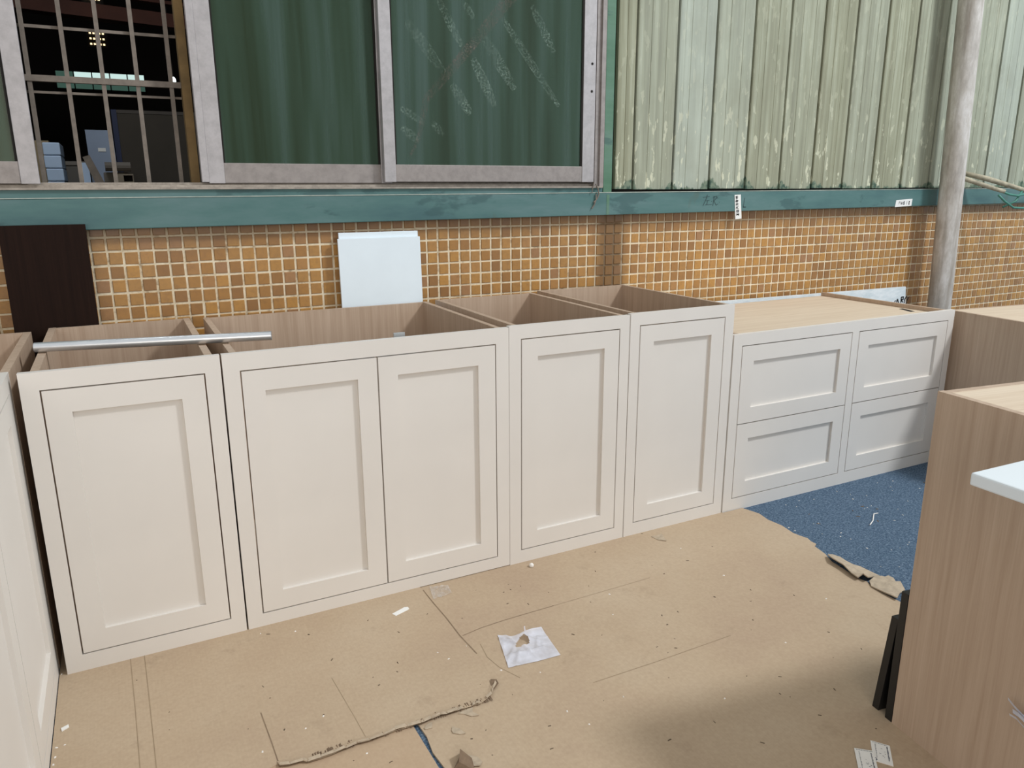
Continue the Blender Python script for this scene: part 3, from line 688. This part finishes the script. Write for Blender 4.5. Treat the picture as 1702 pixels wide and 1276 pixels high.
MB().hexa([(1.255, 0.135, 0.7445), (1.285, 0.135, 0.7445), (1.318, 0.225, 0.7445), (1.290, 0.225, 0.7445), (1.255, 0.135, 0.7456), (1.285, 0.135, 0.7456), (1.318, 0.225, 0.7456), (1.290, 0.225, 0.7456)]).build('slot_inlay', M_gap, cd_)  # flat dark inlay; the shade inside the slot is its colour
lc = cab('corner_cabinet', 'cream blind corner cabinet at the left edge, facing right', (-0.022, -1.0, Za), math.pi/2, 1.047, 0.873, 0.62,
         [(0.047, 0.521, 0.052, 0.822), (0.5245, 1.0005, 0.052, 0.822)], sides=(0.0, 1.70), side_t=0.02)
MB().box(1.047, 1.70, -0.001, 0.020, 0, 0.872).build('blind_panel', M_wz, lc)

# oak-sided cabinets on the right
def carcass(name, label, loc, rz, L, D, H, group=None):
    """x runs into the photo's right, -y towards the camera; origin at far left corner"""
    t = thing(name, label, 'cabinet', loc, rz, group)
    MB().box(0, 0.018, -L, 0, 0, H).build('side_panel', M_wz, t)
    MB().box(D - 0.018, D, -L, 0, 0, H).build('side_panel', M_wz, t)
    MB().box(0.018, D - 0.018, -0.018, 0, 0, H - 0.001).build('end_panel', M_wz, t)
    MB().box(0.018, D - 0.018, -L, -L + 0.018, 0, H - 0.001).build('end_panel', M_wz, t)
    MB().box(0.018, D - 0.018, -L + 0.018, -0.018, H - 0.019, H - 0.0012).build('top_panel', M_wx, t)
    MB().box(0.018, D - 0.018, -L + 0.018, -0.018, 0.03, 0.048).build('bottom_panel', M_wx, t)
    MB().box(0.02, D - 0.02, -L + 0.02, -0.02, 0.0, 0.03).build('plinth', M_gap, t)
    return t
F = carcass('oak_cabinet', 'nearest oak-veneered cabinet at the right edge, on the cardboard', (1.888, -1.203, Zb), math.radians(-7.5), 1.0, 0.75, 0.879, 'oak cabinets at the right')
E_ = carcass('oak_cabinet', 'farther oak-veneered cabinet standing right of the drawer unit', (3.847, 0.065, Zc), math.radians(-7.3), 0.60, 0.66, 0.752, 'oak cabinets at the right')
# white worktop board lying on the near cabinet
sl = MB().box(0, 1.05, -0.60, 0, 0, 0.021).build('worktop_board', M_white, None, False, 0.003)
sl.location = (1.400, -1.588, 0.8763); sl.rotation_euler = (0, 0, math.radians(-2.0))
tag(sl, 'white worktop board jutting out at the right edge over the near oak cabinet', 'board')

# two black boards on edge against the near cabinet's far end
ca, sa = math.cos(math.radians(-7.5)), math.sin(math.radians(-7.5))
def black(off, h, t, lean, dxl, label):
    o = MB().hexa([(0, 0, 0), (0.5, 0, 0), (0.5, t, 0), (0, t, 0), (0, -lean, h), (0.5, -lean, h), (0.5, t - lean, h), (0, t - lean, h)]).build('plinth_board', M_black, None, False, 0.001)
    o.location = (1.888 + dxl * ca - off * sa, -1.203 + dxl * sa + off * ca, Zb); o.rotation_euler = (0, 0, math.radians(-7.5))
    return tag(o, label, 'board', 'black boards by the near oak cabinet')
black(0.002, 0.362, 0.021, 0.0, 0.0, 'taller black board standing flush against the near oak cabinet')
black(0.049, 0.280, 0.021, 0.024, 0.004, 'shorter black board leaning on the taller black one')

# ------------------------------------------------------------------ loose things on and behind the cabinets
tb = thing('metal_tube', 'brushed aluminium tube lying across the two left cabinets', 'tube', (0.022, 0.283, 0.8893))
tb.rotation_euler = (0, 0, math.atan2(0.147 - 0.283, 0.657 - 0.022))
Lt = math.hypot(0.635, 0.136)
MB().tube([(0, 0, 0), (Lt, 0, 0)], 0.0140, 24, False).build('tube_body', M_chrome, tb, True)
MB().tube([(-0.001, 0, 0), (0.004, 0, 0)], 0.0136, 20).build('end_cap', plain('grey_cap', lin(150, 152, 155), 0.5), tb)
MB().tube([(Lt - 0.004, 0, 0), (Lt + 0.001, 0, 0)], 0.0136, 20).build('end_cap', plain('grey_cap', lin(150, 152, 155), 0.5), tb)

def leaning(name, label, cat, x0, x1, h, t, y_bot, y_top, mat, group=None, z=Zc):
    o = MB().hexa([(x0, y_bot, 0), (x1, y_bot, 0), (x1, y_bot + t, 0), (x0, y_bot + t, 0), (x0, y_top, h), (x1, y_top, h), (x1, y_top + t, h), (x0, y_top + t, h)]).build(name, mat, None, False, 0.0008)
    o.location = (0, 0, z); return tag(o, label, cat, group)
leaning('laminate_board', 'front one of two white panels leaning on the tiles', 'board', 1.050, 1.397, 1.142, 0.010, 0.758, 0.803, M_board_white, 'white panels on the tiled wall')
leaning('laminate_board', 'rear one of two white panels leaning on the tiles, showing at top', 'board', 1.058, 1.393, 1.165, 0.010, 0.771, 0.8165, M_board_white, 'white panels on the tiled wall')
leaning('walnut_board', 'dark walnut panel standing at the left against the green beam', 'board', -0.075, 0.178, 1.222, 0.018, 0.753, 0.768, M_dark)
ws = thing('marbled_sheet', 'pale marbled sheet with black writing leaning behind the drawer cabinet', 'board', (0, 0, Zc))
MB().hexa([(2.50, 0.768, 0), (4.60, 0.768, 0), (4.60, 0.780, 0), (2.50, 0.780, 0), (2.50, 0.790, 0.762), (4.525, 0.790, 0.745), (4.525, 0.802, 0.745), (2.50, 0.802, 0.762)]).build('sheet', M_marble, ws)
strokes('lettering', [[(0, .3), (.0, .9), (.25, .9), (.25, .6), (0, .6), (.25, .3)], [(.45, .2), (.45, .6), (.65, .95), (.8, .5), (.7, .1)], [(.8, .5), (1.0, .85)], [(-.6, .3), (-.5, .7), (-.3, .3)], [(-.9, .3), (-.75, .55)]], (4.49, 0.635), 0.07, 0.055, 0.10, M_ink, ws, 0.785)

# vertical tape label and small card stuck on the beam
lt = thing('tape_label', 'narrow vertical paper strip with black characters hanging off the green beam', 'label', (3.105, 0.7982, 1.17))
MB().quad((0.018, 0, -0.002), (0.060, 0, 0.001), (0.044, 0, 0.122), (0.002, 0, 0.120)).build('strip', M_paper, lt)
gl6 = [[[(0, .8), (.9, .9)], [(.2, .1), (.9, .5)], [(.1, .5), (.8, .1)], [(.5, 1), (.4, 0)]], [[(0, .2), (.2, .9), (.9, .7), (.7, .1), (0, .2)], [(.1, .5), (.9, .4)]], [[(.1, .9), (.1, .1), (.5, .5), (.9, .1)], [(.4, .9), (.9, .7)]], [[(.1, .1), (.1, .9)], [(.1, .5), (.8, .9)], [(.3, .5), (.9, .1)]],
       [[(.1, .9), (.9, .9), (.9, .1), (.1, .1), (.1, .9)], [(.1, .5), (.9, .5)]], [[(.1, .1), (.1, .9), (.5, .4), (.9, .9), (.9, .1)], [(0, .5), (1, .5)]]]
for k, g in enumerate(gl6):
    strokes('character', g, (0.010 + 0.0028 * k, 0.101 - 0.0172 * k), 0.016, 0.0135, 0.24, M_ink, lt, -0.0006)
lt2 = thing('paper_label', 'small paper card with black characters on the beam left of the pipe', 'label', (4.352, 0.7982, 1.212))
MB().quad((-0.004, 0, 0.0), (0.142, 0, 0.006), (0.145, 0, 0.046), (0.002, 0, 0.040)).build('card', M_paper, lt2)
for k, g in enumerate([[[(.2, .2), (.2, .8), (.8, .8)]], [[(0, .8), (0, .2), (.9, .2), (.9, .8)], [(.45, .8), (.45, .2)]], [[(.1, .6), (.9, .9)], [(.5, 1), (.2, .1), (.9, .1), (.9, .5), (.3, .5)]], [[(.3, .1), (.5, .9)]], [[(.4, .5), (.8, .9), (.3, .9), (.8, .1), (.2, .1), (.4, .5)]]]):
    strokes('character', g, (0.026 + 0.019 * k + (0.008 if k > 2 else 0), 0.013), 0.015, 0.020, 0.18, M_ink, lt2, -0.0006)
# bits of plastic tie on the sill corner
tw = MB().tube([(2.262, 0.800, 1.345), (2.270, 0.792, 1.325), (2.276, 0.792, 1.30), (2.268, 0.793, 1.28), (2.250, 0.794, 1.262)], 0.003, 6).tube([(2.262, 0.794, 1.30), (2.262, 0.793, 1.275), (2.252, 0.794, 1.25), (2.240, 0.794, 1.235)], 0.003, 6).tube([(2.252, 0.798, 1.352), (2.240, 0.792, 1.32), (2.238, 0.792, 1.305)], 0.002, 6).build('wire_tie', M_bar)
tag(tw, 'frayed wire tie hanging at the lower right corner of the window', 'wire')

# ------------------------------------------------------------------ pipe, rods, cable
pp = thing('drain_pipe', 'scuffed grey pipe rising from floor to roof in front of the siding', 'pipe', (4.765, 0.70, Zc))
pts = [(-0.160 * k / 10, 0, 3.25 * k / 10) for k in range(11)]
MB().tube(pts, 0.065, 40).build('pipe_body', M_pipe, pp, True)
MB().tube([(-0.006, 0, 0.0), (-0.008, 0, 0.06)], 0.073, 32).build('collar', M_pipe, pp, True)
r1 = tag(MB().tube([(4.80, 0.795, 1.405), (4.86, 0.74, 1.375), (4.98, 0.62, 1.315), (5.02, 0.575, 1.296)], [0.013, 0.014, 0.012, 0.012], 10).build('iron_rod', M_stick, None, True), 'paint-crusted rod beside the pipe, the one nearer the pipe', 'rod', 'rods right of the pipe')
r2 = tag(MB().tube([(4.93, 0.795, 1.408), (5.03, 0.70, 1.372), (5.18, 0.60, 1.318), (5.215, 0.575, 1.303)], [0.014, 0.016, 0.013, 0.014], 10).build('iron_rod', M_stick, None, True), 'paint-crusted rod beside the pipe, the one farther right', 'rod', 'rods right of the pipe')
cb = thing('green_cable', 'green cable looped over the rods at the right edge', 'cable', (5.0, 0.58, 1.28))
MB().tube([(0.01, 0, 0.014), (0.06, -0.01, 0.0), (0.14, -0.01, -0.008), (0.24, -0.01, 0.004), (0.34, 0, 0.03), (0.5, 0.02, 0.09)], 0.0065, 8).build('strand', M_cable, cb, True)
MB().tube([(-0.02, 0.005, -0.004), (0.04, 0, -0.04), (0.12, -0.01, -0.078), (0.22, -0.01, -0.082), (0.36, 0, -0.055), (0.5, 0.02, 0.0)], 0.0065, 8).build('strand', M_cable, cb, True)
MB().tube([(0.20, 0.0, 0.02), (0.15, 0.0, -0.04), (0.08, 0.03, -0.075)], 0.006, 8).build('strand', M_cable, cb, True)

# ------------------------------------------------------------------ litter
top = [(1.166,-0.383),(1.181,-0.397),(1.19,-0.41),(1.206,-0.425),(1.222,-0.427),(1.243,-0.42),(1.255,-0.418),(1.271,-0.414),(1.305,-0.41)]
bot = [(1.121,-0.546),(1.17,-0.551),(1.211,-0.557),(1.244,-0.559),(1.285,-0.561)]
def along(P, t):
    t = t * (len(P) - 1); i = min(int(t), len(P) - 2); f = t - i
    return (P[i][0] + (P[i+1][0]-P[i][0])*f, P[i][1] + (P[i+1][1]-P[i][1])*f)
def inside(p, poly):
    c = False
    for (x0, y0), (x1, y1) in zip(poly, poly[1:] + poly[:1]):
        if (y0 > p[1]) != (y1 > p[1]) and p[0] < (x1-x0)*(p[1]-y0)/(y1-y0)+x0: c = not c
    return c
hole = [(1.184,-0.47),(1.195,-0.456),(1.212,-0.442),(1.23,-0.439),(1.237,-0.448),(1.233,-0.466),(1.227,-0.476),(1.209,-0.477),(1.196,-0.476)]
NX, NY = 40, 34; b = MB(); rr = random.Random(5)
ridges = [(rr.uniform(1.15, 1.28), rr.uniform(-0.52, -0.42), rr.uniform(0, 3.14), rr.uniform(0.002, 0.007)) for _ in range(16)]
for j in range(NY + 1):
    for i in range(NX + 1):
        a, c = along(top, i / NX), along(bot, i / NX); t = j / NY
        x, y = a[0] + (c[0]-a[0])*t, a[1] + (c[1]-a[1])*t
        z = 0.0015
        for (px, py, an, h) in ridges:
            u = (x-px)*math.cos(an)+(y-py)*math.sin(an); v = -(x-px)*math.sin(an)+(y-py)*math.cos(an)
            z += h * math.exp(-(v/0.005)**2 - (u/0.035)**2)
        z += 0.010 * math.exp(-((x-1.22)**2 + (y+0.455)**2) / 0.0009) + 0.012 * max(0, 1 - t*6) * math.exp(-((x-1.25)/0.05)**2)
        b.v.append((x - 1.21, y + 0.48, z))
for j in range(NY):
    for i in range(NX):
        q = (j*(NX+1)+i, j*(NX+1)+i+1, (j+1)*(NX+1)+i+1, (j+1)*(NX+1)+i)
        cxy = (sum(b.v[k][0] for k in q)/4 + 1.21, sum(b.v[k][1] for k in q)/4 - 0.48)
        if not inside(cxy, hole): b.f.append(q)
bag = thing('plastic_bag', 'crumpled clear plastic bag with a torn hole on the cardboard', 'bag', (1.21, -0.48, Zb))
bo = b.build('film', M_film, bag, True)
MB().quad((0.028, 0.055, 0.004), (0.034, 0.055, 0.004), (0.033, 0.062, 0.030), (0.029, 0.062, 0.030)).build('torn_strand', M_film, bag)
# flat clear film by the cabinet
fb = MB(); fp = [(1.086,-0.012),(1.147,-0.033),(1.139,-0.088),(1.068,-0.096)]
for j in range(13):
    for i in range(13):
        u, v = i/12, j/12
        x = (fp[0][0]*(1-u)+fp[1][0]*u)*(1-v)+(fp[3][0]*(1-u)+fp[2][0]*u)*v; y = (fp[0][1]*(1-u)+fp[1][1]*u)*(1-v)+(fp[3][1]*(1-u)+fp[2][1]*u)*v
        fb.v.append((x-1.105, y+0.06, 0.001 + rr.uniform(0, 0.004)))
for j in range(12):
    for i in range(12): fb.f.append((j*13+i, j*13+i+1, (j+1)*13+i+1, (j+1)*13+i))
o = fb.build('film_wrapper', M_film2, None, True); o.location = (1.105, -0.06, Zb); tag(o, 'small thin clear wrapper lying against the foot of the two-door cabinet', 'wrapper')
scrap('paper_strip', [(0.917,-0.12),(0.965,-0.1),(0.976,-0.103),(0.976,-0.117),(0.969,-0.121),(0.924,-0.137)], Za, 0.0008, 'white paper strip on the cardboard before the two-door cabinet', M_paper, 'paper')
scrap('paper_bit', [(-0.004,-0.250),(0.012,-0.242),(0.014,-0.252),(-0.002,-0.262)], Za, 0.003, 'torn white paper bit by the foot of the corner cabinet', M_paper, 'paper')
lm = MB().tube([(0, 0, 0), (0, 0, 0.003), (0.001, 0, 0.010), (0.002, 0.001, 0.014)], [0.006, 0.009, 0.008, 0.003], 9).build('white_lump', M_scrapw, None, True)
lm.location = (1.468, -0.046, Zb); tag(lm, 'small white lump at the foot of the third cabinet', 'crumb')
# two printed cards
def card(pts, z, label):
    a = Vector(pts[0]); u = Vector(pts[1]) - a; v = Vector(pts[3]) - a
    t = thing('printed_card', label, 'card', (a.x, a.y, z), 0, 'printed cards on the cardboard')
    P = lambda s, q, zz=0: (u.x*s + v.x*q, u.y*s + v.y*q, zz)
    k = MB(); k.quad(P(0, 0, .0012), P(1, 0, .0012), P(1, 1, .0012), P(0, 1, .0012)); k.quad(P(0, 0, 0), P(1, 0, 0), P(1, 1, 0), P(0, 1, 0))
    for s0, q0, s1, q1 in ((0,0,1,0),(1,0,1,1),(1,1,0,1),(0,1,0,0)): k.quad(P(s0,q0,0), P(s1,q1,0), P(s1,q1,.0012), P(s0,q0,.0012))
    k.build('card', M_paper, t)
    pr = MB(); rn = random.Random(len(label))
    def r(s0, s1, q0, q1): pr.quad(P(s0,q0,.0014), P(s1,q0,.0014), P(s1,q1,.0014), P(s0,q1,.0014))
    q = 0.12
    while q < 0.80:
        w = rn.uniform(0.02, 0.05); r(0.80, 0.80 + rn.uniform(0.04, 0.08), q, q + w); r(0.20, 0.20 + rn.uniform(0.02, 0.05), q, q + w * 0.8); q += w + rn.uniform(0.008, 0.02)
    s = 0.10
    while s < 0.9:
        w = rn.uniform(0.02, 0.07); r(s, s + w, 0.04, 0.065); s += w + 0.03
    for _ in range(7):
        s0, q0 = rn.uniform(0.35, 0.68), rn.uniform(0.18, 0.8); r(s0, s0 + rn.uniform(0.03, 0.09), q0, q0 + 0.018)
    pr.build('print', M_ink_blue, t)
    rg = MB(); cs, cq = 0.12, 0.90
    for k_ in range(12):
        a0, a1 = 2*math.pi*k_/12, 2*math.pi*(k_+1)/12
        f = lambda an, ra: P(cs + ra*math.cos(an), cq + ra*0.8*math.sin(an), .0015)
        rg.quad(f(a0, .05), f(a1, .05), f(a1, .09), f(a0, .09))
    rg.build('round_mark', M_ink_blue, t)
card([(1.784,-1.222),(1.809,-1.257),(1.760,-1.300),(1.732,-1.272)], Zb, 'upper right one of two small printed cards on the cardboard')
card([(1.724,-1.223),(1.757,-1.252),(1.706,-1.312),(1.668,-1.283)], Zb + 0.0016, 'lower left one of two small printed cards, overlapping the other')
# strips of plastic taped on the near cabinet's side
wr = thing('plastic_strips', 'crumpled clear plastic strips stuck low on the near oak cabinet side', 'wrapper', (1.843, -1.50, 0.255))
M_strip = plain('shiny_plastic', lin(216, 222, 240), 0.2, 0, 0.06, 30, 0.8)
def ribbon(pts, w, name='strip'):
    k = MB()
    for p, q in zip(pts, pts[1:]):
        k.quad((p[0], p[1], p[2]-w/2), (q[0], q[1], q[2]-w/2), (q[0]-.004, q[1], q[2]+w/2), (p[0]-.004, p[1], p[2]+w/2))
    return k.build(name, M_strip, wr, True)
ribbon([(-0.002, 0.018, 0.016), (-0.008, 0.0, 0.010), (-0.012, -0.02, 0.004), (-0.010, -0.05, -0.002), (-0.012, -0.09, -0.004)], 0.009)
ribbon([(-0.004, 0.004, -0.004), (-0.012, -0.012, 0.0), (-0.014, -0.04, -0.010), (-0.016, -0.09, -0.012)], 0.012)
ribbon([(-0.004, 0.009, -0.016), (-0.009, -0.008, -0.013), (-0.012, -0.03, -0.022), (-0.014, -0.09, -0.024)], 0.007)
th = MB().tube([(2.86,-0.37,Zc+0.003),(2.904,-0.349,Zc+0.004),(2.967,-0.304,Zc+0.003),(2.989,-0.307,Zc+0.003)], 0.0022, 6).build('white_thread', M_scrapw)
tag(th, 'white thread lying on the blue carpet', 'thread')
# crumbs nobody could count
dark = [(1.655,-0.182),(1.861,-0.311),(1.999,-0.272),(2.157,-0.226),(2.052,-0.537),(1.999,-0.592),(1.911,-0.516),(2.155,-0.631),(1.684,-0.525),(1.743,-0.532),(1.665,-0.576),(1.608,-0.689),(1.563,-0.658),(2.079,-0.839),(1.779,-0.932),(2.094,-0.946),(1.748,-1.098),(1.488,-0.992),(1.344,-0.991),(1.541,-1.105),(1.868,-1.042),(1.923,-0.68),(1.374,-0.486),(1.105,-0.81),(1.722,-0.987),(1.987,-0.011),(1.736,-0.057),(1.069,-0.883),(0.541,-0.054),(0.651,-0.114),(0.836,-0.121),(0.901,-0.229),(1.017,-0.173),(1.298,-0.161),(1.327,-0.156),(1.277,-0.232),(1.336,-0.266),(0.682,-0.275),(0.847,-0.378),(0.832,-0.418),(0.768,-0.452),(0.482,-0.31),(0.5,-0.514),(0.705,-0.744),(0.602,-0.504),(0.909,-0.761)]
white = [(2.04,-0.183),(2.04,-0.418),(1.609,-0.338),(1.547,-0.449),(1.919,-0.819),(1.339,-0.802),(1.576,-0.933),(1.174,-0.782),(1.198,-0.851),(2.232,-0.697),(0.52,-0.04),(0.618,-0.077),(0.6,-0.509),(0.549,-0.535),(0.437,-0.57),(0.662,-0.69),(0.968,-0.385),(0.985,-0.429),(1.057,-0.39),(1.192,-0.605),(1.098,-0.545),(0.007,-0.32),(-0.011,-0.322),(-0.012,-0.358),(-0.014,-0.385),(-0.015,0.01)]
def crumb(b, x, y, z, L, w, h, an):
    c, s = math.cos(an), math.sin(an)
    p = lambda u, v, zz: (x + u*c - v*s, y + u*s + v*c, z + zz)
    b.hexa([p(-L, -w, 0), p(L, -w*.6, 0), p(L*.8, w, 0), p(-L*.7, w*.7, 0), p(-L*.6, -w*.5, h), p(L*.6, -w*.4, h*.8), p(L*.5, w*.5, h), p(-L*.5, w*.4, h*.7)])
db1 = MB(); zf = lambda x, y: Za if x < 1.05 and y > -0.64 else (Zb if x < 2.43 else Zc)
for x, y in dark: crumb(db1, x, y, zf(x, y), rr.uniform(.003, .007), rr.uniform(.001, .0022), rr.uniform(.0008, .002), rr.uniform(0, 3.1))
for _ in range(40):
    x, y = rr.uniform(0.1, 2.38), rr.uniform(-1.2, -0.03); crumb(db1, x, y, zf(x, y), rr.uniform(.001, .003), rr.uniform(.001, .002), .001, rr.uniform(0, 3))
for _ in range(16):
    x, y = rr.uniform(2.6, 3.5), rr.uniform(-0.8, -0.05); crumb(db1, x, y, Zc, rr.uniform(.004, .010), rr.uniform(.002, .005), .002, rr.uniform(0, 3))
tag(db1.build('dirt_crumbs', M_scrapd), 'scattered dark crumbs and splinters on the cardboard and carpet', 'debris', None, 'stuff')
wb1 = MB()
for x, y in white: crumb(wb1, x, y, zf(x, y), rr.uniform(.002, .004), rr.uniform(.0015, .003), .002, rr.uniform(0, 3))
for _ in range(90):
    x, y = rr.uniform(2.55, 3.7), rr.uniform(-1.0, -0.03); crumb(wb1, x, y, Zc + 0.001, rr.uniform(.0015, .005), rr.uniform(.001, .0025), .002, rr.uniform(0, 3))
tag(wb1.build('white_crumbs', M_scrapw), 'scattered white crumbs on the blue carpet and cardboard', 'debris', None, 'stuff')
